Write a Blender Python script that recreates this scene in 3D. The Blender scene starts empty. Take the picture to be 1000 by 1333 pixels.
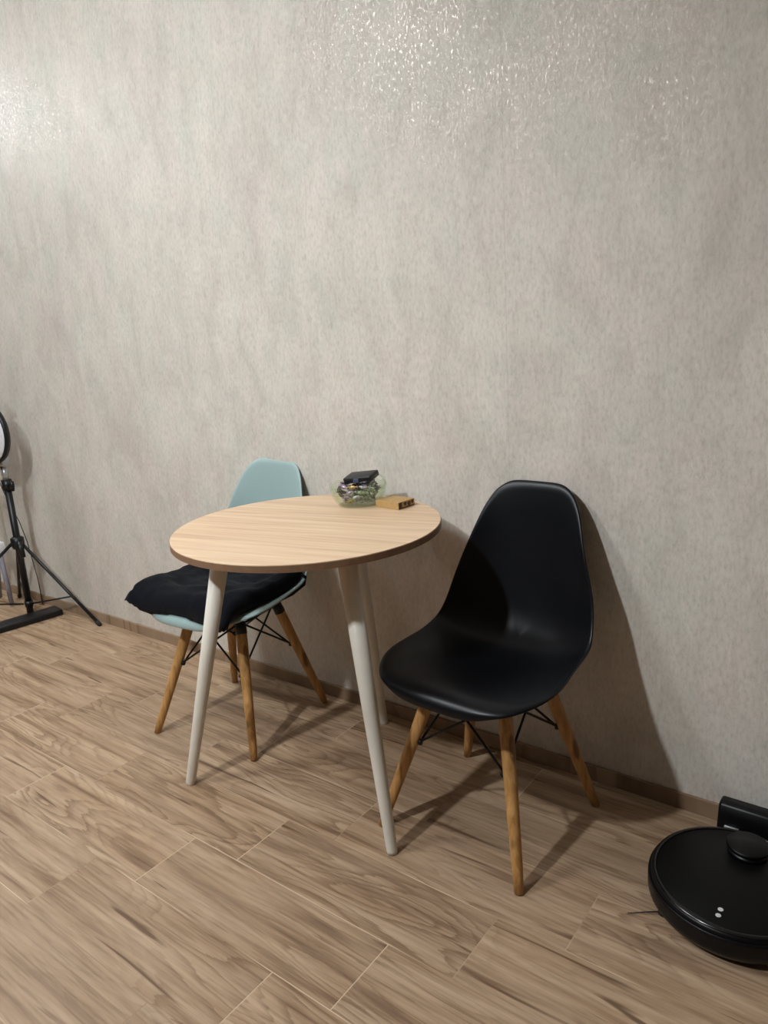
import bpy, bmesh, math, random
from mathutils import Vector, Matrix, noise
PI = math.pi
rnd = random.Random(7)
scn = bpy.context.scene
COL = scn.collection

# ------------------------------------------------------------------ helpers
def link(o):
    COL.objects.link(o)
    return o

def obj(name, bm, m=None, parent=None, smooth=True, loc=None, rotz=0.0):
    me = bpy.data.meshes.new(name)
    bmesh.ops.recalc_face_normals(bm, faces=bm.faces)
    bm.to_mesh(me)
    bm.free()
    if smooth:
        for p in me.polygons:
            p.use_smooth = True
    if m:
        me.materials.append(m)
    o = link(bpy.data.objects.new(name, me))
    if parent:
        o.parent = parent
    if loc is not None:
        o.location = loc
    o.rotation_euler[2] = rotz
    return o

def tag(o, label, cat, group=None):
    o['label'] = label
    o['category'] = cat
    if group:
        o['group'] = group
    return o

def thing(name, label, cat, loc=(0, 0, 0), rotz=0.0, group=None):
    o = link(bpy.data.objects.new(name, None))
    o.empty_display_size = 0.05
    o.location = loc
    o.rotation_euler[2] = rotz
    return tag(o, label, cat, group)

def struct(name, bm, m, smooth=False):
    o = obj(name, bm, m, smooth=smooth)
    o['kind'] = 'structure'
    return o

def add_tube(bm, pts, radii, seg=12, caps=True):
    pts = [Vector(p) for p in pts]
    if not hasattr(radii, '__len__'):
        radii = [radii] * len(pts)
    rings = []
    up = None
    for i, p in enumerate(pts):
        if i == 0:
            d = pts[1] - p
        elif i == len(pts) - 1:
            d = p - pts[i - 1]
        else:
            d = (pts[i + 1] - p).normalized() + (p - pts[i - 1]).normalized()
        d.normalize()
        if up is None:
            up = d.cross(Vector((0, 0, 1)))
            if up.length < 1e-3:
                up = d.cross(Vector((1, 0, 0)))
            up.normalize()
        else:
            up = (up - d * up.dot(d)).normalized()
        v = d.cross(up)
        rings.append([bm.verts.new(p + (up * math.cos(2 * PI * k / seg) + v * math.sin(2 * PI * k / seg)) * radii[i])
                      for k in range(seg)])
    for a, b in zip(rings, rings[1:]):
        for k in range(seg):
            bm.faces.new((a[k], a[(k + 1) % seg], b[(k + 1) % seg], b[k]))
    if caps:
        bm.faces.new(rings[0])
        bm.faces.new(rings[-1])

def add_lathe(bm, prof, seg=48, center=(0, 0), closed=False):
    cx, cy = center
    rings = []
    for r, z in prof:
        if r < 1e-6:
            rings.append([bm.verts.new((cx, cy, z))])
        else:
            rings.append([bm.verts.new((cx + r * math.cos(2 * PI * k / seg), cy + r * math.sin(2 * PI * k / seg), z)) for k in range(seg)])
    pairs = list(zip(rings, rings[1:]))
    if closed:
        pairs.append((rings[-1], rings[0]))
    for a, b in pairs:
        for k in range(seg):
            k2 = (k + 1) % seg
            if len(a) == 1 and len(b) == 1:
                continue
            if len(a) == 1:
                bm.faces.new((a[0], b[k], b[k2]))
            elif len(b) == 1:
                bm.faces.new((a[k], a[k2], b[0]))
            else:
                bm.faces.new((a[k], a[k2], b[k2], b[k]))

def add_box(bm, lo, hi, bevel=0.0, rot=None, seg=2):
    lo, hi = Vector(lo), Vector(hi)
    c, s = (lo + hi) / 2, hi - lo
    t = bmesh.new()
    bmesh.ops.create_cube(t, size=1.0)
    for v in t.verts:
        v.co = Vector((v.co.x * s.x, v.co.y * s.y, v.co.z * s.z))
    if bevel > 0:
        bmesh.ops.bevel(t, geom=t.edges[:], offset=bevel, segments=seg, affect='EDGES', profile=0.5)
    for v in t.verts:
        if rot is not None:
            v.co = rot @ v.co
        v.co += c
    me = bpy.data.meshes.new('tmp')
    t.to_mesh(me)
    t.free()
    bm.from_mesh(me)
    bpy.data.meshes.remove(me)

# ------------------------------------------------------------------ node helpers
class NT:
    def __init__(self, name):
        self.m = bpy.data.materials.new(name)
        self.m.use_nodes = True
        self.t = self.m.node_tree
        self.b = self.t.nodes['Principled BSDF']
    def n(self, typ, **kw):
        nd = self.t.nodes.new(typ)
        for k, v in kw.items():
            setattr(nd, k, v)
        return nd
    def l(self, a, b):
        self.t.links.new(a, b)
    def put(self, sock, v):
        if hasattr(v, 'links') or isinstance(v, bpy.types.NodeSocket):
            self.l(v, sock)
        else:
            sock.default_value = v
    def math(self, op, a, b=None, c=None, clamp=False):
        nd = self.n('ShaderNodeMath', operation=op)
        nd.use_clamp = clamp
        self.put(nd.inputs[0], a)
        if b is not None:
            self.put(nd.inputs[1], b)
        if c is not None:
            self.put(nd.inputs[2], c)
        return nd.outputs[0]
    def coords(self, kind='Object'):
        return self.n('ShaderNodeTexCoord').outputs[kind]
    def mapping(self, v, scale=(1, 1, 1), loc=(0, 0, 0), rot=(0, 0, 0)):
        nd = self.n('ShaderNodeMapping')
        self.l(v, nd.inputs['Vector'])
        nd.inputs['Scale'].default_value = scale
        nd.inputs['Location'].default_value = loc
        nd.inputs['Rotation'].default_value = rot
        return nd.outputs[0]
    def noise(self, v, scale, detail=4, rough=0.5, dist=0.0):
        nd = self.n('ShaderNodeTexNoise')
        self.l(v, nd.inputs['Vector'])
        nd.inputs['Scale'].default_value = scale
        nd.inputs['Detail'].default_value = detail
        nd.inputs['Roughness'].default_value = rough
        nd.inputs['Distortion'].default_value = dist
        return nd.outputs['Fac']
    def ramp(self, f, stops, interp='LINEAR'):
        nd = self.n('ShaderNodeValToRGB')
        nd.color_ramp.interpolation = interp
        els = nd.color_ramp.elements
        while len(els) < len(stops):
            els.new(0.5)
        for e, (p, c) in zip(els, stops):
            e.position = p
            e.color = (*c, 1) if len(c) == 3 else c
        self.l(f, nd.inputs[0])
        return nd.outputs[0]
    def mix(self, f, a, b, blend='MIX'):
        nd = self.n('ShaderNodeMix', data_type='RGBA', blend_type=blend)
        self.put(nd.inputs['Factor'], f)
        for s, v in ((nd.inputs['A'], a), (nd.inputs['B'], b)):
            pass
        A = [i for i in nd.inputs if i.name == 'A' and i.type == 'RGBA'][0]
        B = [i for i in nd.inputs if i.name == 'B' and i.type == 'RGBA'][0]
        self.put(A, a if not isinstance(a, tuple) else (*a, 1))
        self.put(B, b if not isinstance(b, tuple) else (*b, 1))
        return [o for o in nd.outputs if o.type == 'RGBA'][0]
    def bump(self, h, strength=0.2, dist=0.002):
        nd = self.n('ShaderNodeBump')
        nd.inputs['Strength'].default_value = strength
        nd.inputs['Distance'].default_value = dist
        self.l(h, nd.inputs['Height'])
        self.l(nd.outputs[0], self.b.inputs['Normal'])
    def set(self, **kw):
        for k, v in kw.items():
            s = self.b.inputs[k.replace('_', ' ')]
            self.put(s, (*v, 1) if isinstance(v, tuple) and len(v) == 3 and s.type == 'RGBA' else v)
        return self.m

def lin(r, g, b):
    f = lambda c: (c / 255 / 12.92) if c / 255 <= 0.04045 else ((c / 255 + 0.055) / 1.055) ** 2.4
    return (f(r), f(g), f(b))

def plain(name, col, rough=0.5, metal=0.0, noise_amt=0.06, nscale=60, bump=0.0, **kw):
    t = NT(name)
    co = t.coords()
    f = t.noise(co, nscale, 3)
    c = t.ramp(f, [(0.3, tuple(x * (1 - noise_amt) for x in col)), (0.7, tuple(min(1, x * (1 + noise_amt)) for x in col))])
    t.set(Base_Color=c, Roughness=rough, Metallic=metal)
    if bump:
        t.bump(f, bump, 0.001)
    for k, v in kw.items():
        t.b.inputs[k.replace('_', ' ')].default_value = v
    return t.m

# ------------------------------------------------------------------ materials
def mat_wall():
    t = NT('wallpaper')
    co = t.coords()
    big = t.noise(t.mapping(co, (1, 1, 0.75)), 2.6, 5, 0.6, 0.4)
    big2 = t.noise(t.mapping(co, (1, 1, 0.7), (7.3, 2.1, 4.4)), 7.0, 8, 0.72, 0.3)
    streak = t.noise(t.mapping(co, (1, 1, 0.22), (3, 0, 1)), 42, 5, 0.7, 0.2)
    fine = t.noise(t.mapping(co, (1, 1, 0.45)), 120, 4, 0.72)
    c1 = t.ramp(big, [(0.30, lin(186, 179, 171)), (0.44, lin(206, 198, 189)), (0.55, lin(208, 202, 191)), (0.70, lin(218, 210, 201))])
    c2 = t.ramp(big2, [(0.33, lin(200, 202, 192)), (0.5, lin(211, 204, 195)), (0.68, lin(217, 204, 197))])
    c = t.mix(0.5, c1, c2)
    s = t.ramp(streak, [(0.28, (0.80, 0.79, 0.78)), (0.5, (1, 1, 1)), (0.75, (1.0, 1.0, 1.0))])
    c = t.mix(0.45, c, s, 'MULTIPLY')
    fl = t.ramp(fine, [(0.34, (0.80, 0.79, 0.775)), (0.5, (1, 1, 1)), (0.66, (1.10, 1.10, 1.10))])
    c = t.mix(0.75, c, fl, 'MULTIPLY')
    blot = t.noise(t.mapping(co, (1, 1, 0.5), (1.7, 8.2, 3.3)), 9.0, 5, 0.7, 0.5)
    c = t.mix(1.0, c, t.ramp(blot, [(0.36, (0.90, 0.895, 0.885)), (0.5, (0.99, 0.99, 0.985)), (0.64, (1.05, 1.05, 1.05))]), 'MULTIPLY')
    # wallpaper seams every 1.06 m
    sx = t.n('ShaderNodeSeparateXYZ'); t.l(co, sx.inputs[0])
    fr = t.math('FRACT', t.math('DIVIDE', t.math('ADD', sx.outputs[0], 10.6 + 0.918), 1.06))
    seam = t.math('LESS_THAN', fr, 0.0022)
    c = t.mix(t.math('MULTIPLY', seam, 0.22), c, lin(150, 145, 138))
    # mica flecks: raised metallic grains
    fk = t.noise(t.mapping(co, (1, 1, 0.5), (1, 5, 2)), 170, 5, 0.75)
    metal = t.ramp(fk, [(0.52, (0, 0, 0)), (0.66, (1, 1, 1))])
    patch = t.ramp(big2, [(0.4, (0.25,) * 3), (0.62, (1,) * 3)])
    mf = t.math('MULTIPLY', t.math('MULTIPLY', metal, patch), 0.55)
    ro = t.math('SUBTRACT', 0.60, t.math('MULTIPLY', metal, 0.27))
    h = t.math('ADD', t.math('MULTIPLY', streak, 0.22), t.math('MULTIPLY', fine, 0.9))
    t.set(Base_Color=c, Roughness=ro, Metallic=mf)
    t.bump(h, 0.42, 0.0018)
    return t.m

TW, TL, TX, TY, TSTEP = 0.1827, 0.6125, -0.508, -0.3975, -0.1525

def mat_floor(name='oak_tile', plank=True, dim=1.0):
    t = NT(name)
    co = t.coords()
    s = t.n('ShaderNodeSeparateXYZ'); t.l(co, s.inputs[0])
    x, y = s.outputs[0], s.outputs[1]
    if plank:
        ry = t.math('DIVIDE', t.math('SUBTRACT', TY, y), TW)
        row = t.math('FLOOR', ry)
        fy = t.math('SUBTRACT', ry, row)
        rx = t.math('DIVIDE', t.math('SUBTRACT', t.math('SUBTRACT', x, TX), t.math('MULTIPLY', row, TSTEP)), TL)
        idx = t.math('FLOOR', rx)
        fx = t.math('SUBTRACT', rx, idx)
    else:
        row = t.math('FLOOR', t.math('MULTIPLY', x, 0.0)); fy = t.math('ADD', row, 0.5)
        rx = t.math('DIVIDE', x, TL); idx = t.math('FLOOR', rx); fx = t.math('SUBTRACT', rx, idx)
    cb = t.n('ShaderNodeCombineXYZ'); t.l(row, cb.inputs[0]); t.l(idx, cb.inputs[1])
    wn = t.n('ShaderNodeTexWhiteNoise'); wn.noise_dimensions = '3D'; t.l(cb.outputs[0], wn.inputs['Vector'])
    rv = wn.outputs['Value']
    off = t.n('ShaderNodeVectorMath', operation='SCALE'); t.l(wn.outputs['Color'], off.inputs[0]); off.inputs['Scale'].default_value = 23.0
    ad = t.n('ShaderNodeVectorMath', operation='ADD'); t.l(co, ad.inputs[0]); t.l(off.outputs[0], ad.inputs[1])
    pc = ad.outputs[0]
    warp = t.noise(t.mapping(pc, (2.2, 7, 1)), 1.0, 2, 0.5)
    # cathedral rings: contour lines of a smooth stretched field
    fld = t.noise(t.mapping(pc, (1.5, 8.5, 1)), 1.0, 1.5, 0.45, 0.25)
    ring = t.math('FRACT', t.math('MULTIPLY', t.math('ADD', fld, t.math('MULTIPLY', t.noise(t.mapping(pc, (7, 80, 1)), 1.0, 4, 0.7), 0.06)), 17.0))
    ringc = t.ramp(ring, [(0.0, (0, 0, 0)), (0.08, (1, 1, 1)), (0.6, (0.9, 0.9, 0.9)), (1.0, (0.1, 0.1, 0.1))])
    fineg = t.noise(t.mapping(pc, (5, 120, 1)), 1.0, 5, 0.65)
    med = t.noise(t.mapping(pc, (1.8, 26, 1)), 1.0, 4, 0.6, 0.4)
    base = t.ramp(med, [(0.32, lin(122, 96, 73)), (0.45, lin(164, 136, 108)), (0.58, lin(182, 156, 128)), (0.72, lin(194, 170, 142))])
    tone = t.ramp(rv, [(0.0, (0.88, 0.87, 0.86)), (0.5, (1.0, 0.98, 0.96)), (1.0, (1.07, 1.06, 1.04))])
    c = t.mix(1.0, base, tone, 'MULTIPLY')
    cloud = t.noise(t.mapping(pc, (2.5, 5, 1), (4, 4, 0)), 1.0, 3)
    c = t.mix(t.ramp(cloud, [(0.35, (0,) * 3), (0.65, (0.45,) * 3)]), c, lin(172, 148, 124))
    rmask = t.ramp(t.noise(t.mapping(pc, (1.6, 5, 1), (9, 2, 0)), 1.0, 2), [(0.42, (0.15,) * 3), (0.6, (0.75,) * 3)])
    rl = t.math('MULTIPLY', t.math('SUBTRACT', 1.0, ringc), rmask)
    c = t.mix(rl, c, lin(118, 90, 66))
    fg = t.ramp(fineg, [(0.34, (0.66, 0.63, 0.60)), (0.5, (0.98, 0.98, 0.98)), (0.68, (1.09, 1.09, 1.09))])
    c = t.mix(0.8, c, fg, 'MULTIPLY')
    # dark narrow knots/streaks
    kn = t.noise(t.mapping(pc, (2.6, 38, 1), (11, 3, 0)), 1.0, 2, 0.5, 0.6)
    kf = t.ramp(kn, [(0.65, (0,) * 3), (0.72, (0.85,) * 3)])
    c = t.mix(kf, c, lin(92, 66, 46))
    if dim != 1.0:
        c = t.mix(1.0, c, (dim, dim, dim), 'MULTIPLY')
    if plank:
        ey = t.math('MULTIPLY', t.math('MINIMUM', fy, t.math('SUBTRACT', 1.0, fy)), TW)
        ex = t.math('MULTIPLY', t.math('MINIMUM', fx, t.math('SUBTRACT', 1.0, fx)), TL)
        e = t.math('MINIMUM', ex, ey)
        g = t.math('LESS_THAN', e, 0.0011)
        gc = t.ramp(t.noise(co, 3.0, 2), [(0.42, lin(150, 122, 96)), (0.58, lin(206, 182, 154))])
        c = t.mix(t.math('MULTIPLY', g, 0.85), c, gc)
        edge = t.ramp(e, [(0.0, (0,) * 3), (0.0025, (1,) * 3)])
        h = t.math('ADD', t.math('MULTIPLY', edge, 1.0), t.math('MULTIPLY', fineg, 0.18))
        t.bump(h, 0.35, 0.0012)
    else:
        t.bump(fineg, 0.15, 0.0008)
    t.set(Base_Color=c, Roughness=t.math('ADD', 0.42, t.math('MULTIPLY', fineg, 0.15)), Specular_IOR_Level=0.35)
    return t.m

def mat_tabletop():
    t = NT('pale_oak_laminate')
    co = t.mapping(t.coords(), (1, 1, 1), rot=(0, 0, math.radians(-13)))
    g = t.noise(t.mapping(co, (2.2, 70, 1)), 1.0, 5, 0.6, 0.3)
    g2 = t.noise(t.mapping(co, (5, 170, 1), (3, 3, 0)), 1.0, 3, 0.6)
    c = t.ramp(g, [(0.3, lin(198, 164, 132)), (0.48, lin(214, 184, 152)), (0.68, lin(226, 199, 168))])
    c = t.mix(0.5, c, t.ramp(g2, [(0.35, (0.88, 0.85, 0.82)), (0.6, (1, 1, 1))]), 'MULTIPLY')
    t.set(Base_Color=c, Roughness=0.45, Specular_IOR_Level=0.35)
    return t.m

def mat_wood_leg(name, a, b, z_scale=4):
    t = NT(name)
    co = t.coords()
    g = t.noise(t.mapping(co, (90, 90, z_scale)), 1.0, 4, 0.6, 0.4)
    c = t.ramp(g, [(0.32, a), (0.66, b)])
    k = t.noise(t.mapping(co, (25, 25, 9)), 1.0, 1, 0.4)
    c = t.mix(t.ramp(k, [(0.70, (0,) * 3), (0.76, (0.8,) * 3)]), c, tuple(x * 0.35 for x in a))
    t.set(Base_Color=c, Roughness=0.5)
    return t.m

def mat_fabric(name, a, b):
    t = NT(name)
    co = t.coords()
    f = t.noise(co, 260, 3, 0.7)
    w = t.noise(co, 22, 3, 0.6)
    t.set(Base_Color=t.ramp(f, [(0.3, a), (0.7, b)]), Roughness=0.92, Sheen_Weight=0.04, Specular_IOR_Level=0.1)
    t.bump(t.math('ADD', t.math('MULTIPLY', f, 0.3), w), 0.5, 0.004)
    return t.m

def mat_glass():
    t = NT('clear_pressed_glass')
    co = t.coords()
    f = t.noise(co, 70, 2)
    bp = t.n('ShaderNodeBump'); bp.inputs['Strength'].default_value = 0.25; bp.inputs['Distance'].default_value = 0.003
    t.l(f, bp.inputs['Height'])
    tr = t.n('ShaderNodeBsdfTransparent'); tr.inputs[0].default_value = (0.93, 0.965, 0.91, 1)
    gl = t.n('ShaderNodeBsdfGlossy'); gl.inputs['Roughness'].default_value = 0.06; t.l(bp.outputs[0], gl.inputs['Normal'])
    df = t.n('ShaderNodeBsdfTranslucent'); df.inputs[0].default_value = (0.85, 0.88, 0.80, 1)
    lw = t.n('ShaderNodeLayerWeight'); lw.inputs[0].default_value = 0.5
    fr_ = t.math('ADD', t.math('MULTIPLY', t.math('POWER', lw.outputs['Facing'], 4.0), 0.30), 0.04)
    m1 = t.n('ShaderNodeMixShader'); m1.inputs[0].default_value = 0.045; t.l(tr.outputs[0], m1.inputs[1]); t.l(df.outputs[0], m1.inputs[2])
    m2 = t.n('ShaderNodeMixShader'); t.l(fr_, m2.inputs[0]); t.l(m1.outputs[0], m2.inputs[1]); t.l(gl.outputs[0], m2.inputs[2])
    out = [n for n in t.t.nodes if n.type == 'OUTPUT_MATERIAL'][0]
    t.l(m2.outputs[0], out.inputs[0])
    return t.m

def mat_foil(name, a, b, metal=0.35):
    t = NT(name)
    co = t.coords()
    f = t.noise(co, 120, 3, 0.6)
    t.set(Base_Color=t.ramp(f, [(0.42, a), (0.58, b)]), Roughness=0.25, Metallic=metal)
    t.bump(f, 0.6, 0.003)
    return t.m

M = {}
M['wall'] = mat_wall()
M['floor'] = mat_floor()
M['base'] = mat_floor('oak_tile_skirting', False, .8)
M['ceiling'] = plain('white_ceiling_paint', lin(225, 223, 218), 0.9, nscale=8, noise_amt=0.01)
M['paint'] = plain('plain_wall_paint', lin(96, 94, 92), 0.9, nscale=8, noise_amt=0.02)
M['top'] = mat_tabletop()
M['topedge'] = plain('brown_edge_band', lin(128, 98, 74), 0.5, noise_amt=0.12, nscale=40)
M['white'] = plain('white_painted_wood', lin(222, 217, 205), 0.38, noise_amt=0.03, nscale=30)
M['rubber'] = plain('black_rubber', lin(26, 26, 27), 0.7)
M['beech'] = mat_wood_leg('honey_beech', lin(158, 112, 58), lin(196, 150, 92))
M['black_plastic'] = plain('matt_black_plastic', (0.0030, 0.0036, 0.0052), 0.34, noise_amt=0.05, nscale=500, bump=0.01, Specular_IOR_Level=0.22)
M['teal_plastic'] = plain('powder_teal_plastic', lin(150, 173, 172), 0.42, noise_amt=0.02, nscale=200)
M['black_metal'] = plain('black_powder_coated_metal', lin(20, 20, 21), 0.45, metal=0.3)
M['cushion'] = mat_fabric('black_cotton', lin(9, 10, 15), lin(17, 19, 26))
M['glass'] = mat_glass()
M['stand_black'] = plain('satin_black_stand', lin(22, 22, 24), 0.4, metal=0.2)
M['silver'] = plain('brushed_silver', lin(190, 192, 192), 0.35, metal=0.7)
M['diffuser'] = plain('milky_ring_diffuser', lin(226, 228, 234), 0.4, noise_amt=0.01)
M['grey_plastic'] = plain('lilac_grey_plastic', lin(132, 128, 138), 0.5)
M['kraft'] = plain('gold_kraft_card', lin(184, 148, 96), 0.55, noise_amt=0.06, nscale=80)
M['darkprint'] = plain('dark_brown_print', lin(66, 40, 26), 0.5)
M['vac_body'] = plain('black_vacuum_body', lin(9, 9, 11), 0.36, noise_amt=0.04, Specular_IOR_Level=0.25)
M['vac_top'] = plain('black_vacuum_lid', (0.0035, 0.0036, 0.0036), 0.45, noise_amt=0.04, Specular_IOR_Level=0.16)
M['vac_ring'] = plain('dark_gloss_rim', lin(16, 15, 18), 0.2, noise_amt=0.02)
M['led'] = plain('white_indicator', lin(205, 205, 205), 0.5)
M['red'] = plain('dark_red_plastic', lin(86, 22, 28), 0.5)
M['leather'] = plain('black_leatherette', lin(18, 18, 22), 0.45, nscale=200, bump=0.3)

# ------------------------------------------------------------------ room shell
XL, XR, YF, ZC = -5.6, 2.6, -4.6, 2.62
bm = bmesh.new(); add_box(bm, (XL, YF, -0.1), (XR, 0.0, 0.0)); struct('floor', bm, M['floor'])
bm = bmesh.new(); add_box(bm, (XL - .1, 0.0, -0.1), (XR + .1, 0.1, ZC)); struct('wall_back', bm, M['wall'])
bm = bmesh.new(); add_box(bm, (XL - .1, YF, -0.1), (XL, 0.0, ZC)); struct('wall_left', bm, M['paint'])
bm = bmesh.new(); add_box(bm, (XR, YF, -0.1), (XR + .1, 0.0, ZC)); struct('wall_right', bm, M['paint'])
bm = bmesh.new(); add_box(bm, (XL - .1, YF - .1, -0.1), (XR + .1, YF, ZC)); struct('wall_front', bm, M['paint'])
bm = bmesh.new(); add_box(bm, (XL - .1, YF - .1, ZC), (XR + .1, 0.1, ZC + .1)); struct('ceiling', bm, M['ceiling'])
bm = bmesh.new(); add_box(bm, (XL, -0.009, 0.0), (XR, 0.0, 0.044), bevel=0.0012); struct('baseboard_back', bm, M['base'])

# ------------------------------------------------------------------ shell chair
PROF = [(-.262, .398), (-.258, .415), (-.243, .430), (-.21, .4345), (-.16, .430), (-.10, .4215), (-.04, .413), (.02, .4075), (.075, .409),
        (.122, .420), (.158, .446), (.183, .485), (.202, .54), (.2175, .60), (.231, .66), (.243, .72), (.253, .775), (.261, .812), (.268, .829)]
PROF = [(y + .0248 * max(0, min(1, -y / .26)) - .0056 * max(0, min(1, (z - .44) / .39)), z - .0019 * max(0, min(1, (z - .44) / .39))) for y, z in PROF]
_cum = [0.0]
for a, b in zip(PROF, PROF[1:]):
    _cum.append(_cum[-1] + math.hypot(b[0] - a[0], b[1] - a[1]))
def catmull(i, f):
    g = lambda k: PROF[max(0, min(len(PROF) - 1, k))]
    p0, p1, p2, p3 = g(i - 1), g(i), g(i + 1), g(i + 2)
    r = []
    for k in range(2):
        r.append(0.5 * (2 * p1[k] + (p2[k] - p0[k]) * f + (2 * p0[k] - 5 * p1[k] + 4 * p2[k] - p3[k]) * f * f + (3 * p1[k] - p0[k] - 3 * p2[k] + p3[k]) * f ** 3))
    return r
def prof(t):
    s = max(0.0, min(1.0, t)) * _cum[-1]
    for i in range(len(PROF) - 1):
        if s <= _cum[i + 1] or i == len(PROF) - 2:
            return catmull(i, (s - _cum[i]) / (_cum[i + 1] - _cum[i]))
def lerp_tab(tab, t):
    xs = [a for a, _ in tab]; ys = [b for _, b in tab]
    n = len(xs)
    t = max(xs[0], min(xs[-1], t))
    i = 0
    while i < n - 2 and t > xs[i + 1]:
        i += 1
    def slope(k):
        if k == 0:
            return (ys[1] - ys[0]) / (xs[1] - xs[0])
        if k == n - 1:
            return (ys[-1] - ys[-2]) / (xs[-1] - xs[-2])
        h0, h1 = xs[k] - xs[k - 1], xs[k + 1] - xs[k]
        return ((ys[k + 1] - ys[k]) / h1 * h0 + (ys[k] - ys[k - 1]) / h0 * h1) / (h0 + h1)
    h = xs[i + 1] - xs[i]
    f = (t - xs[i]) / h
    return (2 * f**3 - 3 * f**2 + 1) * ys[i] + (f**3 - 2 * f**2 + f) * h * slope(i) + (-2 * f**3 + 3 * f**2) * ys[i + 1] + (f**3 - f**2) * h * slope(i + 1)
WID = [(0, .2055), (.15, .2412), (.35, .2222), (.5, .2187), (.65, .204), (.82, .1691), (1.0, .1564)]
DEP = [(0, -.0357), (.12, .0089), (.28, .0424), (.42, .0575), (.54, .0598), (.66, .0524), (.82, .0496), (1.0, .0205)]

def shell_point(t, u):
    y, z = prof(t)
    y0, z0 = prof(t - .03); y1, z1 = prof(t + .03)
    ty, tz = y1 - y0, z1 - z0
    L = math.hypot(ty, tz)
    ny, nz = -tz / L, ty / L
    d = lerp_tab(DEP, t) * abs(u) ** 2.3
    return Vector((lerp_tab(WID, t) * u, y + ny * d, z + nz * d)), Vector((0, ny, nz))

def make_shell():
    bm = bmesh.new()
    NR, NS, n = 26, 96, 3.75
    rings = []
    c, _ = shell_point(0.5, 0)
    cv = bm.verts.new(c)
    for j in range(1, NR + 1):
        r = 1 - (1 - j / NR) ** 1.25
        ring = []
        for k in range(NS):
            a = 2 * PI * k / NS
            ca, sa = math.cos(a), math.sin(a)
            q = (abs(ca) ** n + abs(sa) ** n) ** (-1 / n)
            sig, u = ca * q * r, sa * q * r
            p, nn = shell_point((sig + 1) / 2, u)
            if r > 0.955:                       # small rolled rim
                e = (r - 0.955) / 0.045
                p -= nn * 0.0055 * e * e
            ring.append(bm.verts.new(p))
        rings.append(ring)
    for k in range(NS):
        bm.faces.new((cv, rings[0][k], rings[0][(k + 1) % NS]))
    for a, b in zip(rings, rings[1:]):
        for k in range(NS):
            bm.faces.new((a[k], b[k], b[(k + 1) % NS], a[(k + 1) % NS]))
    return bm

def seat_z(x, y):
    """height of the sitting surface at local x, y (seat part)"""
    best = None
    for i in range(0, 60):
        t = 0.02 + 0.60 * i / 59
        w = lerp_tab(WID, t)
        u = max(-1, min(1, x / w))
        p, _ = shell_point(t, u)
        d = abs(p.y - y)
        if best is None or d < best[0]:
            best = (d, p.z)
    return best[1]

def make_chair(label, shell_m, loc, rotz, shell_loc, shell_rot, cap):
    root = thing('shell_chair', label, 'chair', loc, rotz)
    sh = obj('seat_shell', make_shell(), shell_m, root)
    sh.location = shell_loc; sh.rotation_euler[2] = shell_rot
    md = sh.modifiers.new('thickness', 'SOLIDIFY'); md.thickness = 0.006; md.offset = -1
    md = sh.modifiers.new('soft', 'SUBSURF'); md.levels = 1; md.render_levels = 1
    foot = {}
    top = {}
    for sx in (-1, 1):
        for sy in (-1, 1):
            foot[sx, sy] = Vector((sx * .200, sy * .193, 0))
            top[sx, sy] = Vector((sx * .100, sy * .090 + .015, .378))
    for k in foot:
        f, tp = foot[k], top[k]
        bm = bmesh.new()
        d = tp - f
        rad = [.0105, .0125, .0155, .017, .0165, .015]
        ts = [0, .12, .55, .85, .97, 1.0]
        add_tube(bm, [f + d * q for q in ts], rad, 18)
        leg = obj('leg', bm, M['beech'], root)
        # bracket that caps the leg under the seat
        bm = bmesh.new()
        add_tube(bm, [f + d * cap, f + d * 1.015], [.0178, .0165], 16)
        p = f + d * 1.02
        s = shell_point(0.18 if k[1] < 0 else 0.47, k[0] * .55)[0]
        add_tube(bm, [p, Vector((p.x * .98, p.y, p.z + .022))], [.008, .010], 10)
        obj('bracket', bm, M['black_metal'], leg)
        bm = bmesh.new()
        bp = f + d * .60
        inw = Vector((-k[0], -k[1] * .2, 0)).normalized()
        add_tube(bm, [bp - inw * .0150, bp + inw * .022], .004, 8)
        add_tube(bm, [bp + inw * .017, bp + inw * .024], .008, 8)
        obj('bolt', bm, M['black_metal'], leg)
    def rod(a, b, name='brace', r=.0032):
        bm = bmesh.new(); add_tube(bm, [a, b], r, 8); obj(name, bm, M['black_metal'], root)
    ks = [(-1, -1), (1, -1), (1, 1), (-1, 1)]
    for i in range(4):
        a, b = ks[i], ks[(i + 1) % 4]
        for p, q in ((a, b), (b, a)):
            lo = foot[p] + (top[p] - foot[p]) * .60
            hi = foot[q] + (top[q] - foot[q]) * 1.0
            cen = Vector((0, 0, 0))
            inn = Vector((-p[0], -p[1] * .2, 0)).normalized() * .017
            # spread the two rods of a crossing so that they pass each other
            side = Vector((0, -.003 if p is a else .003, 0)) if i % 2 == 0 else Vector((-.003 if p is a else .003, 0, 0))
            rod(lo + inn + side, hi + side + (hi - Vector((0, 0, hi.z))) * -.06)
        rod(top[a] + Vector((0, 0, -.004)), top[b] + Vector((0, 0, -.004)), 'frame_rail', .0038)
    return root

black_chair = make_chair('black shell chair with pale wooden legs in front, right of the round table', M['black_plastic'],
                         (-.842, -.287, 0), math.radians(-3.5), (.0013, .0075, 0), math.radians(1.0), .985)
teal_chair = make_chair('pale teal shell chair behind the round table, under a black seat cushion', M['teal_plastic'],
                        (-1.784, -.272, 0), math.radians(8), (.0029, .0122, .0061), math.radians(-4.43), .92)

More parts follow.
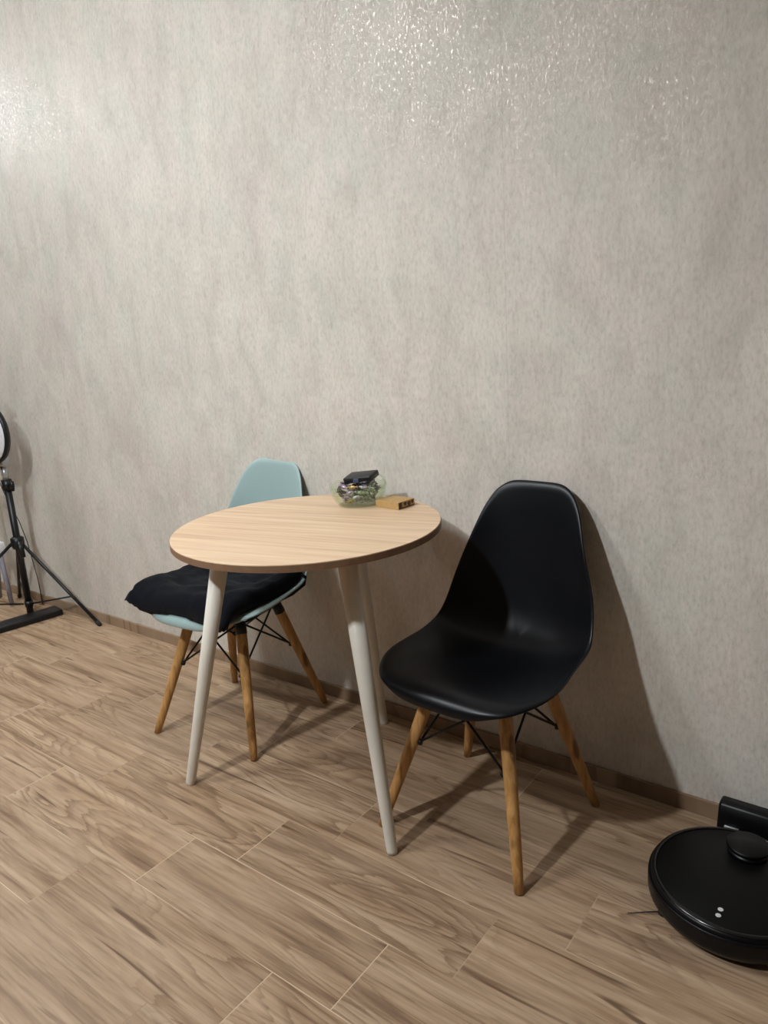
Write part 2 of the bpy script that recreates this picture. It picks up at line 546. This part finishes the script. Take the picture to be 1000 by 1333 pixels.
# ------------------------------------------------------------------ seat cushion on the teal chair
def make_cushion():
    bm = bmesh.new()
    N = 44
    grid = {}
    def under(x, y):
        z = seat_z(x, max(-.232, min(.15, y)))
        if y < -.225:
            z -= 0.35 * (-.225 - y)
        ax = abs(x) - .212
        if ax > 0:
            z -= ax * 0.4
        return z + .002
    for side in (0, 1):
        for i in range(N + 1):
            for j in range(N + 1):
                a, b = -1 + 2 * i / N, -1 + 2 * j / N
                if side == 1 and (i in (0, N) or j in (0, N)):
                    grid[1, i, j] = grid[0, i, j]
                    continue
                # pin-cushion outline: sides pulled in, corners pointed
                pull = 1 - .060 * (1 - b * b) ** 1.0 * abs(a) ** 3
                pull2 = 1 - .060 * (1 - a * a) * abs(b) ** 3
                x = (.226 if a < 0 else .206) * a * pull
                y = -.052 + .190 * b * pull2
                e = max(0.0, (1 - abs(a) ** 5)) ** .36 * max(0.0, (1 - abs(b) ** 5)) ** .36
                th = .014 + .046 * e
                # tufts
                for tx, ty in ((-.4, -.4), (.4, -.4), (-.4, .4), (.4, .4)):
                    q = (a - tx) ** 2 + (b - ty) ** 2
                    th -= .016 * math.exp(-q / .035) * e
                nz = noise.noise(Vector((a * 3.1, b * 3.1, 5.0))) * .009 + noise.noise(Vector((a * 8 + b * 3, b * 7, 2.0))) * .004
                base = under(x, y) + .020 * max(0.0, abs(a) - .5) / .5 * max(0.0, -b) * (1.5 if a < 0 else .4)
                z = base + (th + nz * e + .006 if side == 0 else .004 * (1 - e))
                if i in (0, N) or j in (0, N):
                    z = base + .018
                grid[side, i, j] = bm.verts.new((x, y, z))
    for side in (0, 1):
        for i in range(N):
            for j in range(N):
                try:
                    bm.faces.new((grid[side, i, j], grid[side, i + 1, j], grid[side, i + 1, j + 1], grid[side, i, j + 1]))
                except ValueError:
                    pass
    return bm, under

cush_bm, under = make_cushion()
cush = obj('seat_cushion', cush_bm, M['cushion'], loc=(-1.783, -.2595, 0.0075), rotz=math.radians(3.57))
tag(cush, 'thick black quilted seat cushion lying on the pale teal chair', 'cushion')
for sx in (-1, 1):
    bm = bmesh.new()
    pts = [(sx * .203, .110, .484), (sx * .216, .112, .476), (sx * .212, .108, .452), (sx * .165, .102, .415), (sx * .112, .100, .386)]
    add_tube(bm, pts, [.005, .0055, .005, .0045, .004], 8)
    obj('tie_strap', bm, M['cushion'], cush)

# ------------------------------------------------------------------ round table
TC = Vector((-1.3005, -.3882, 0)); TR = .3476
table = thing('round_table', 'small round table with pale wood top and three white tapered legs', 'table', TC)
bm = bmesh.new()
add_lathe(bm, [(0, .732), (TR - .0012, .732), (TR - .0012, .7495), (TR - .0018, .750), (0, .750)], 160)
obj('tabletop', bm, M['top'], table, smooth=False)
bm = bmesh.new()
add_lathe(bm, [(TR - .0012, .7325), (TR, .7325), (TR, .7478), (TR - .0012, .7478)], 160, closed=True)
obj('edge_band', bm, M['topedge'], table, smooth=False)
for fx, fy in ((-1.63, -.617), (-.969, -.537), (-1.354, -.06)):
    f = Vector((fx, fy, 0)) - TC
    d = Vector((f.x, f.y, 0)).normalized()
    tp = d * .225 + Vector((0, 0, .722))
    bm = bmesh.new()
    add_tube(bm, [f, f + (tp - f) * .01, f + (tp - f) * .5, tp], [.0125, .0135, .0195, .0245], 24)
    leg = obj('leg', bm, M['white'], table)
    bm = bmesh.new()
    add_lathe(bm, [(0, .722), (.040, .722), (.042, .724), (.042, .732), (0, .732)], 28, center=(tp.x, tp.y))
    obj('mounting_plate', bm, M['white'], leg)

# ------------------------------------------------------------------ glass bowl and what is in it
BX, BY = -1.318, -.150
bowl = thing('glass_bowl', 'clear pressed glass bowl of wrapped sweets standing on the round table', 'bowl', (BX, BY, .750))
bm = bmesh.new()
SEG = 72
prof_o = [(0, 0), (.056, 0), (.061, .003), (.069, .014), (.0755, .030), (.079, .046), (.0805, .058)]
prof_i = [(.0785, .0590), (.0765, .046), (.0728, .031), (.066, .016), (.057, .0055), (0, .0045)]
rings = []
for r, z in prof_o + prof_i:
    if r == 0:
        rings.append([bm.verts.new((0, 0, z))]); continue
    ring = []
    for k in range(SEG):
        a = 2 * PI * k / SEG
        outer = (r, z) in prof_o
        fac = .0010 * abs(math.sin(a * 12)) * min(1, z / .02) if outer and z > .003 else 0
        zz = z + (.0030 * math.cos(a * 12) if z > .055 else 0)
        ring.append(bm.verts.new(((r + fac) * math.cos(a), (r + fac) * math.sin(a), zz)))
    rings.append(ring)
for a, b in zip(rings, rings[1:]):
    for k in range(SEG):
        k2 = (k + 1) % SEG
        if len(a) == 1:
            bm.faces.new((a[0], b[k], b[k2]))
        elif len(b) == 1:
            bm.faces.new((a[k], a[k2], b[0]))
        else:
            bm.faces.new((a[k], a[k2], b[k2], b[k]))
obj('dish', bm, M['glass'], bowl)
bm = bmesh.new()
hpts = []
for k in range(19):
    a = PI * (-.55 + 1.5 * k / 18)
    hpts.append((.074 + .020 * math.cos(a), .004, .068 + .020 * math.sin(a)))
add_tube(bm, hpts, .0032, 8)
obj('handle', bm, M['glass'], bowl)

foils = {
    'silver': mat_foil('silver_foil', lin(150, 150, 156), lin(228, 226, 232)),
    'lilac': mat_foil('lilac_foil', lin(120, 98, 120), lin(196, 176, 200)),
    'green': mat_foil('pale_green_foil', lin(110, 140, 104), lin(190, 206, 178)),
    'dark': mat_foil('dark_brown_foil', lin(30, 22, 24), lin(84, 62, 56)),
    'gold': mat_foil('gold_foil', lin(150, 108, 44), lin(216, 186, 112)),
    'black': mat_foil('black_foil', lin(10, 9, 12), lin(34, 30, 38)),
}
def candy_mesh(name, m):
    bm = bmesh.new()
    prof = [(-.0205, .0072), (-.0165, .0052), (-.0118, .0016), (-.0098, .0050), (-.006, .0070), (0, .0076), (.006, .0070), (.0098, .0050), (.0118, .0016), (.0165, .0052), (.0205, .0072)]
    seg = 12
    rs = []
    for x, r in prof:
        flat = 0.35 if abs(x) > .0125 else 0.85
        tw = 0.9 if abs(x) > .0125 else 0
        rs.append([bm.verts.new((x + (.0012 * (k % 2) if abs(x) > .018 else 0), r * math.cos(2 * PI * k / seg + tw), r * flat * math.sin(2 * PI * k / seg + tw))) for k in range(seg)])
    for a, b in zip(rs, rs[1:]):
        for k in range(seg):
            bm.faces.new((a[k], a[(k + 1) % seg], b[(k + 1) % seg], b[k]))
    bm.faces.new(rs[0]); bm.faces.new(rs[-1])
    me = bpy.data.meshes.new(name)
    bmesh.ops.recalc_face_normals(bm, faces=bm.faces)
    bm.to_mesh(me); bm.free()
    for p in me.polygons:
        p.use_smooth = True
    me.materials.append(m)
    return me
cm = {k: candy_mesh('wrapped_candy', v) for k, v in foils.items()}
names = {'silver': 'silver', 'lilac': 'lilac', 'green': 'pale green', 'dark': 'dark brown', 'gold': 'gold', 'black': 'black'}
layers = [(.0150, [(0, 0, 1)] + [(.040, a, 1) for a in range(0, 360, 45)]),
          (.0290, [(.012, 200, 1), (.012, 20, 1)] + [(.049, a + 12, 1) for a in range(0, 360, 36)]),
          (.0430, [(.016, 90, 1), (.016, 270, 1)] + [(.055, a + 30, 1) for a in range(0, 360, 36)] + [(.033, a, 1) for a in (0, 180)]),
          (.0565, [(.0, 0, 1)] + [(.046, a, 1) for a in range(8, 368, 40)])]
pick = ['silver', 'lilac', 'dark', 'green', 'silver', 'dark', 'lilac', 'gold', 'silver', 'green', 'black', 'dark']
n = 0
for z, lst in layers:
    for r, a, _ in lst:
        a2 = math.radians(a)
        x, y = r * math.cos(a2), r * math.sin(a2)
        kind = pick[n % len(pick)]
        if x < -.02 and y < 0.02:
            kind = rnd.choice(['dark', 'silver', 'lilac', 'dark', 'black'])
        elif x > .015 and y < .02:
            kind = rnd.choice(['green', 'green', 'silver', 'gold', 'silver'])
        o = link(bpy.data.objects.new('wrapped_candy', cm[kind]))
        o.location = (BX + x, BY + y, .750 + z)
        tang = a2 + PI / 2 if r > .02 else rnd.uniform(0, PI)
        o.rotation_euler = (rnd.uniform(-.3, .3), rnd.uniform(-.25, .25), tang + rnd.uniform(-.25, .25))
        s_ = .86 + rnd.uniform(0, .1)
        o.scale = (s_, s_, s_)
        tag(o, names[kind] + ' foil wrapped sweet heaped in the glass bowl', 'candy', names[kind] + ' wrapped sweets in the glass bowl')
        n += 1

# black flat case lying on top of the sweets
R = Matrix.Rotation(math.radians(6), 3, 'Z') @ Matrix.Rotation(math.radians(-7), 3, 'Y') @ Matrix.Rotation(math.radians(12), 3, 'X')
case = thing('flat_case', 'flat black case lying tilted on top of the sweets in the glass bowl', 'case', (BX + .008, BY + .006, .8265))
bm = bmesh.new(); add_box(bm, (-.046, -.026, -.008), (.046, .026, .009), bevel=.0035, rot=R, seg=3)
obj('body', bm, M['leather'], case)
bm = bmesh.new(); add_box(bm, R @ Vector((-.002, -.0268, -.0)) - Vector((.010, .001, .006)), R @ Vector((-.002, -.0268, 0)) + Vector((.010, .001, .006)), bevel=.0008)
obj('clasp', bm, plain('dark_blue_print', lin(70, 74, 104), 0.4), case)
bm = bmesh.new()
add_tube(bm, [(0, 0, 0), (.018, .006, .004), (.036, .010, .006)], [.0042, .0045, .0035], 10)
stick = obj('wrapper_stick', bm, foils['black'], loc=(BX + .028, BY - .034, .816))
tag(stick, 'narrow black wrapped sweet stick on the right of the heaped bowl', 'candy')

# small gold card box beside the bowl
box = thing('card_box', 'small gold card box with dark printed end beside the glass bowl', 'box', (-1.203, -.133, .750), math.radians(-5))
bm = bmesh.new(); add_box(bm, (-.042, -.034, 0), (.042, .034, .020), bevel=.0009)
obj('carton', bm, M['kraft'], box, smooth=False)
bm = bmesh.new()
add_box(bm, (.0419, -.033, .0012), (.0426, -.020, .0188))
for cy_, cz_, r_ in ((-.006, .012, .0055), (.010, .010, .0065), (.024, .0125, .005)):
    pts = [bm.verts.new((.0426, cy_ + r_ * math.cos(a) * (1 + .25 * math.sin(3 * a)), cz_ + r_ * math.sin(a))) for a in [2 * PI * k / 16 for k in range(16)]]
    pts2 = [bm.verts.new((.0419, v.co.y, v.co.z)) for v in pts]
    bm.faces.new(pts); bm.faces.new(pts2)
    for k in range(16):
        bm.faces.new((pts[k], pts[(k + 1) % 16], pts2[(k + 1) % 16], pts2[k]))
add_box(bm, (.0419, -.020, .0012), (.0425, .033, .0040))
obj('printed_end', bm, M['darkprint'], box, smooth=False)

# ------------------------------------------------------------------ robot vacuum and dock
VX, VY = -.262, -.288
vac = thing('robot_vacuum', 'round black robot vacuum cleaner parked at its dock by the wall', 'robot vacuum', (VX, VY, 0))
bm = bmesh.new()
add_lathe(bm, [(0, .010), (.140, .010), (.153, .015), (.1625, .024), (.1655, .036), (.1665, .062), (.164, .072), (.160, .0765), (0, .0765)], 128)
obj('body', bm, M['vac_body'], vac)
bm = bmesh.new()
add_lathe(bm, [(.1535, .0763), (.1625, .0763), (.1618, .0782), (.1570, .0800), (.1535, .0795)], 128, closed=True)
obj('rim', bm, M['vac_ring'], vac)
bm = bmesh.new(); add_lathe(bm, [(0, .0764), (.1522, .0764), (.1522, .0778), (.1510, .0788), (0, .0788)], 128)
obj('lid', bm, M['vac_top'], vac)
bm = bmesh.new()                                 # front bumper: band round most of the side
A0, A1 = math.radians(150), math.radians(395)
NB = 80
sec = [(.155, .018), (.1600, .018), (.1680, .030), (.1696, .040), (.1696, .060), (.1685, .067), (.1660, .068)]
prev = None
for k in range(NB + 1):
    a = A0 + (A1 - A0) * k / NB
    ring = [bm.verts.new((r * math.cos(a), r * math.sin(a), z)) for r, z in sec]
    if prev:
        for i in range(len(sec)):
            j = (i + 1) % len(sec)
            bm.faces.new((prev[i], prev[j], ring[j], ring[i]))
    else:
        bm.faces.new(ring)
    prev = ring
bm.faces.new(prev)
obj('bumper', bm, M['vac_body'], vac)
TXo, TYo = .006, .092
tur = None
bm = bmesh.new()
add_lathe(bm, [(0, .0788), (.040, .0788), (.040, .0880), (.036, .0880), (.036, .0925), (.0415, .0925), (.0430, .0945), (.0430, .0985), (.0415, .1005), (0, .1010)], 64, center=(TXo, TYo))
tur = obj('sensor_turret', bm, M['vac_body'], vac)
for dy_, r_ in ((-.108, .0052), (-.126, .0052)):
    bm = bmesh.new()
    add_lathe(bm, [(0, .0788), (r_, .0788), (r_, .0793), (0, .0793)], 20, center=(-.002, dy_))
    obj('button', bm, M['led'], vac, smooth=False)
bm = bmesh.new()
for a in (211, 331, 91):
    a = math.radians(a)
    c = Vector((-.115, -.095, .008))
    add_tube(bm, [c, c + Vector((math.cos(a) * .035, math.sin(a) * .035, -.002)), c + Vector((math.cos(a) * .072, math.sin(a) * .072, -.006))], [.0018, .0013, .0007], 6)
add_tube(bm, [(-.115, -.095, .004), (-.115, -.095, .011)], .010, 16)
obj('side_brush', bm, M['rubber'], vac)
for sx in (-1, 1):
    bm = bmesh.new(); add_tube(bm, [(sx * .105 - .008, .0, .018), (sx * .105 + .008, .0, .018)], .018, 24)
    obj('wheel', bm, M['rubber'], vac)

dock = thing('charging_dock', 'low black charging dock with white light against the wall behind the robot vacuum', 'charging dock', (-.262, -.010, 0))
bm = bmesh.new()
# sloping housing: side profile extruded across, all edges rounded
pr = [(-.050, .0), (-.052, .020), (-.046, .050), (-.040, .074), (-.034, .080), (-.006, .080), (-.001, .074), (-.001, .0)]
t_ = bmesh.new()
L_ = [t_.verts.new((-.088, y, z)) for y, z in pr]; R_ = [t_.verts.new((.112, y, z)) for y, z in pr]
t_.faces.new(L_); t_.faces.new(R_)
for i in range(len(pr)):
    j = (i + 1) % len(pr)
    t_.faces.new((L_[i], L_[j], R_[j], R_[i]))
bmesh.ops.recalc_face_normals(t_, faces=t_.faces)
ends = [e for e in t_.edges if abs(e.verts[0].co.x - e.verts[1].co.x) < 1e-5]
bmesh.ops.bevel(t_, geom=ends, offset=.007, segments=3, affect='EDGES', profile=.5)
me = bpy.data.meshes.new('tmp'); t_.to_mesh(me); t_.free(); bm.from_mesh(me); bpy.data.meshes.remove(me)
obj('housing', bm, M['vac_body'], dock)
bm = bmesh.new(); add_box(bm, (-.080, -.115, 0.0), (.104, -.048, .006), bevel=.002)
obj('base_plate', bm, M['vac_body'], dock)
for sx in (-1, 1):
    bm = bmesh.new(); add_box(bm, (.012 + sx * .066 - .016, -.057, .026), (.012 + sx * .066 + .016, -.051, .034), bevel=.001)
    obj('charging_contact', bm, M['silver'], dock)
bm = bmesh.new(); add_tube(bm, [(.036, -.0400, .062), (.036, -.0455, .062)], .0042, 16)
obj('indicator_light', bm, M['led'], dock)

# ------------------------------------------------------------------ ring light on tripod, left edge
PX, PY = -3.44, -.13
tri = thing('tripod_stand', 'black tripod stand holding a ring light at the left edge', 'tripod', (PX, PY, 0))
bm = bmesh.new(); add_tube(bm, [(0, 0, .006), (0, 0, .66)], .0155, 16); pole = obj('pole', bm, M['stand_black'], tri)
bm = bmesh.new(); add_tube(bm, [(0, 0, .66), (0, 0, .725)], .014, 12); obj('upper_pole', bm, M['silver'], tri)
bm = bmesh.new(); add_tube(bm, [(0, 0, .335), (0, 0, .350), (0, 0, .385), (0, 0, .392)], [.024, .030, .030, .020], 20); obj('collar', bm, M['stand_black'], tri)
bm = bmesh.new(); add_tube(bm, [(0, 0, .045), (0, 0, .072)], .0195, 18); obj('lower_collar', bm, M['stand_black'], tri)
bm = bmesh.new(); add_tube(bm, [(0, 0, .615), (0, 0, .665)], .022, 16)
add_tube(bm, [(.02, -.0, .64), (.045, -.0, .64)], .005, 8)
add_tube(bm, [(.045, -.0, .615), (.046, 0, .64), (.052, 0, .66)], [.008, .012, .007], 10)
obj('height_knob', bm, M['stand_black'], tri)
feet = [Vector((.45, .086, .008)), Vector((-.30, .10, .008)), Vector((-.16, -.42, .008))]
feet[0] = Vector((-2.99 - PX, -.044 - PY, .008))
for f in feet:
    d = Vector((f.x, f.y, 0)).normalized()
    a = d * .026 + Vector((0, 0, .362))
    bm = bmesh.new(); add_tube(bm, [a, f], .0075, 10); leg = obj('leg', bm, M['stand_black'], tri)
    bm = bmesh.new(); add_tube(bm, [f + (a - f) * .035, f, f - (a - f) * .012], [.010, .010, .007], 10); obj('rubber_foot', bm, M['rubber'], leg)
    mid = a + (f - a) * .66
    bm = bmesh.new(); add_tube(bm, [mid, d * .022 + Vector((0, 0, .060))], .004, 8); obj('brace', bm, M['stand_black'], tri)
bm = bmesh.new()
add_tube(bm, [(.028, -.004, .372), (.040, -.01, .345), (.056, -.012, .300)], [.012, .014, .011], 10)
obj('clamp_lever', bm, M['stand_black'], tri)

ring = thing('ring_light', 'ring light with black rim and white diffuser atop the black tripod, cut by left edge', 'ring light', (PX, PY, .72), math.radians(6))
def torus_sec(bm, sec, zc, seg=72, y0=0.0):
    """sec: list of (r, y) closed section swept round the y axis at height zc"""
    rs = []
    for k in range(seg):
        a = 2 * PI * k / seg
        rs.append([bm.verts.new((r * math.cos(a), y + y0, zc + r * math.sin(a))) for r, y in sec])
    for k in range(seg):
        A, B = rs[k], rs[(k + 1) % seg]
        for i in range(len(sec)):
            j = (i + 1) % len(sec)
            bm.faces.new((A[i], A[j], B[j], B[i]))
ZR = .165
bm = bmesh.new(); torus_sec(bm, [(.131, -.012), (.139, -.010), (.141, .0), (.136, .014), (.062, .014), (.059, .0), (.060, -.010), (.066, -.012), (.066, -.004), (.131, -.004)], ZR, y0=-.04)
obj('housing', bm, M['stand_black'], ring)
bm = bmesh.new(); torus_sec(bm, [(.067, -.0045), (.130, -.0045), (.128, -.013), (.069, -.013)], ZR, y0=-.04)
obj('diffuser', bm, M['diffuser'], ring)
bm = bmesh.new(); add_box(bm, (-.052, -.030, .012), (.040, .012, .052), bevel=.006); obj('mount_bracket', bm, M['silver'], ring)
bm = bmesh.new(); add_tube(bm, [(.018, -.040, .032), (.018, -.028, .032)], .012, 14); obj('mount_knob', bm, M['stand_black'], ring)
bm = bmesh.new(); add_tube(bm, [(0, -.01, -.005), (0, -.015, .06), (0, -.03, .108)], .007, 10); obj('gooseneck', bm, M['stand_black'], ring)
bm = bmesh.new(); add_box(bm, (-.036, -.052, ZR - .052), (.036, -.044, ZR + .052), bevel=.004)
obj('phone_holder', bm, M['grey_plastic'], ring)
bm = bmesh.new(); add_tube(bm, [(.02, -.03, ZR + .14), (.035, -.03, ZR + .165), (.045, -.02, ZR + .17), (.052, -.01, ZR + .150)], .009, 10)
add_tube(bm, [(.02, -.03, ZR + .14), (.0, -.03, ZR + .205), (-.02, -.03, ZR + .22)], .011, 10)
obj('top_clip', bm, M['stand_black'], ring)

bm = bmesh.new()
add_box(bm, (-.048, -.22, 0), (.048, .185, .028), bevel=.005)
bar = obj('floor_bar', bm, M['stand_black'], loc=(-3.360, -.225, 0), rotz=math.radians(-8))
tag(bar, 'flat black bar lying on the floor under the tripod', 'bar')

# pale stand and cables at the very left edge
st = thing('folding_stand', 'pale grey folding stand with white clamp behind the tripod, cut by left edge', 'stand', (-3.685, -.10, 0))
bm = bmesh.new(); add_tube(bm, [(-.03, 0, .30), (.035, -.015, .006)], [.014, .011], 12); obj('leg', bm, M['grey_plastic'], st)
bm = bmesh.new(); add_tube(bm, [(-.06, 0, .30), (-.16, .02, .006)], [.014, .011], 12); obj('leg', bm, M['grey_plastic'], st)
bm = bmesh.new(); add_tube(bm, [(-.05, 0, .28), (-.05, 0, .62)], .010, 12); obj('pole', bm, M['silver'], st)
bm = bmesh.new(); add_box(bm, (-.09, -.03, .262), (.006, .02, .325), bevel=.008); obj('clamp', bm, plain('white_plastic', lin(225, 225, 228), .3), st)
bm = bmesh.new(); add_box(bm, (-.09, -.02, .57), (.048, .015, .605), bevel=.005); obj('clip', bm, M['red'], st)
bm = bmesh.new(); add_tube(bm, [(.040, -.01, .58), (.036, -.02, .5), (.016, -.02, .40), (-.004, -.02, .32)], .0026, 6)
c = obj('cable', bm, M['red'], st)
bm = bmesh.new(); add_tube(bm, [(-.02, 0, .64), (.02, .01, .53), (.075, .02, .43), (.12, .02, .33), (.15, .025, .14), (.155, .025, .005)], .0022, 6)
cb = obj('power_cable', bm, M['stand_black'], loc=(-3.665, -.055, 0)); tag(cb, 'thin dark cable hanging down behind the tripod pole', 'cable')

# ------------------------------------------------------------------ lights (ceiling downlights)
def lamp(name, loc, power, size, kind='AREA', col=(.935, .99, 1.03)):
    l = bpy.data.lights.new(name, kind); l.energy = power; l.color = col
    if kind == 'AREA':
        l.shape = 'DISK'; l.size = size
    else:
        l.shadow_soft_size = size / 2
        if kind == 'SPOT':
            l.spot_size = math.radians(166); l.spot_blend = .65
    o = link(bpy.data.objects.new(name, l)); o.location = loc
    return o
lamp('ceiling_downlight', (-1.50, -2.38, 2.56), 198, .12, 'SPOT')
lamp('ceiling_downlight', (-2.15, -1.45, 2.50), 66, .32, 'POINT')
lamp('ceiling_downlight', (-4.40, -0.80, 2.54), 50, .14, 'POINT')
w = bpy.data.worlds.new('World'); scn.world = w; w.use_nodes = True
w.node_tree.nodes['Background'].inputs[0].default_value = (.8, .85, 1, 1)
w.node_tree.nodes['Background'].inputs[1].default_value = 0.0

# ------------------------------------------------------------------ camera
cam = bpy.data.cameras.new('camera')
cam.sensor_fit = 'HORIZONTAL'; cam.sensor_width = 36; cam.lens = 962.417 / 1000 * 36
cam.clip_start = .05
co = link(bpy.data.objects.new('camera', cam))
yaw, pitch, roll = 0.6600990052862664, 0.23823659210710102, -0.06190387093759952
f = Vector((-math.sin(yaw) * math.cos(pitch), math.cos(yaw) * math.cos(pitch), -math.sin(pitch)))
r = Vector((math.cos(yaw), math.sin(yaw), 0)); u = r.cross(f)
r2 = r * math.cos(roll) + u * math.sin(roll); u2 = -r * math.sin(roll) + u * math.cos(roll)
mw = Matrix((r2, u2, -f)).transposed().to_4x4()
mw.translation = Vector((0, -1.735694, 1.220959))
co.matrix_world = mw
scn.camera = co

vs = scn.view_settings
vs.view_transform = 'Standard'; vs.look = 'None'; vs.gamma = 1; vs.use_curve_mapping = False
vs.exposure = -0.10
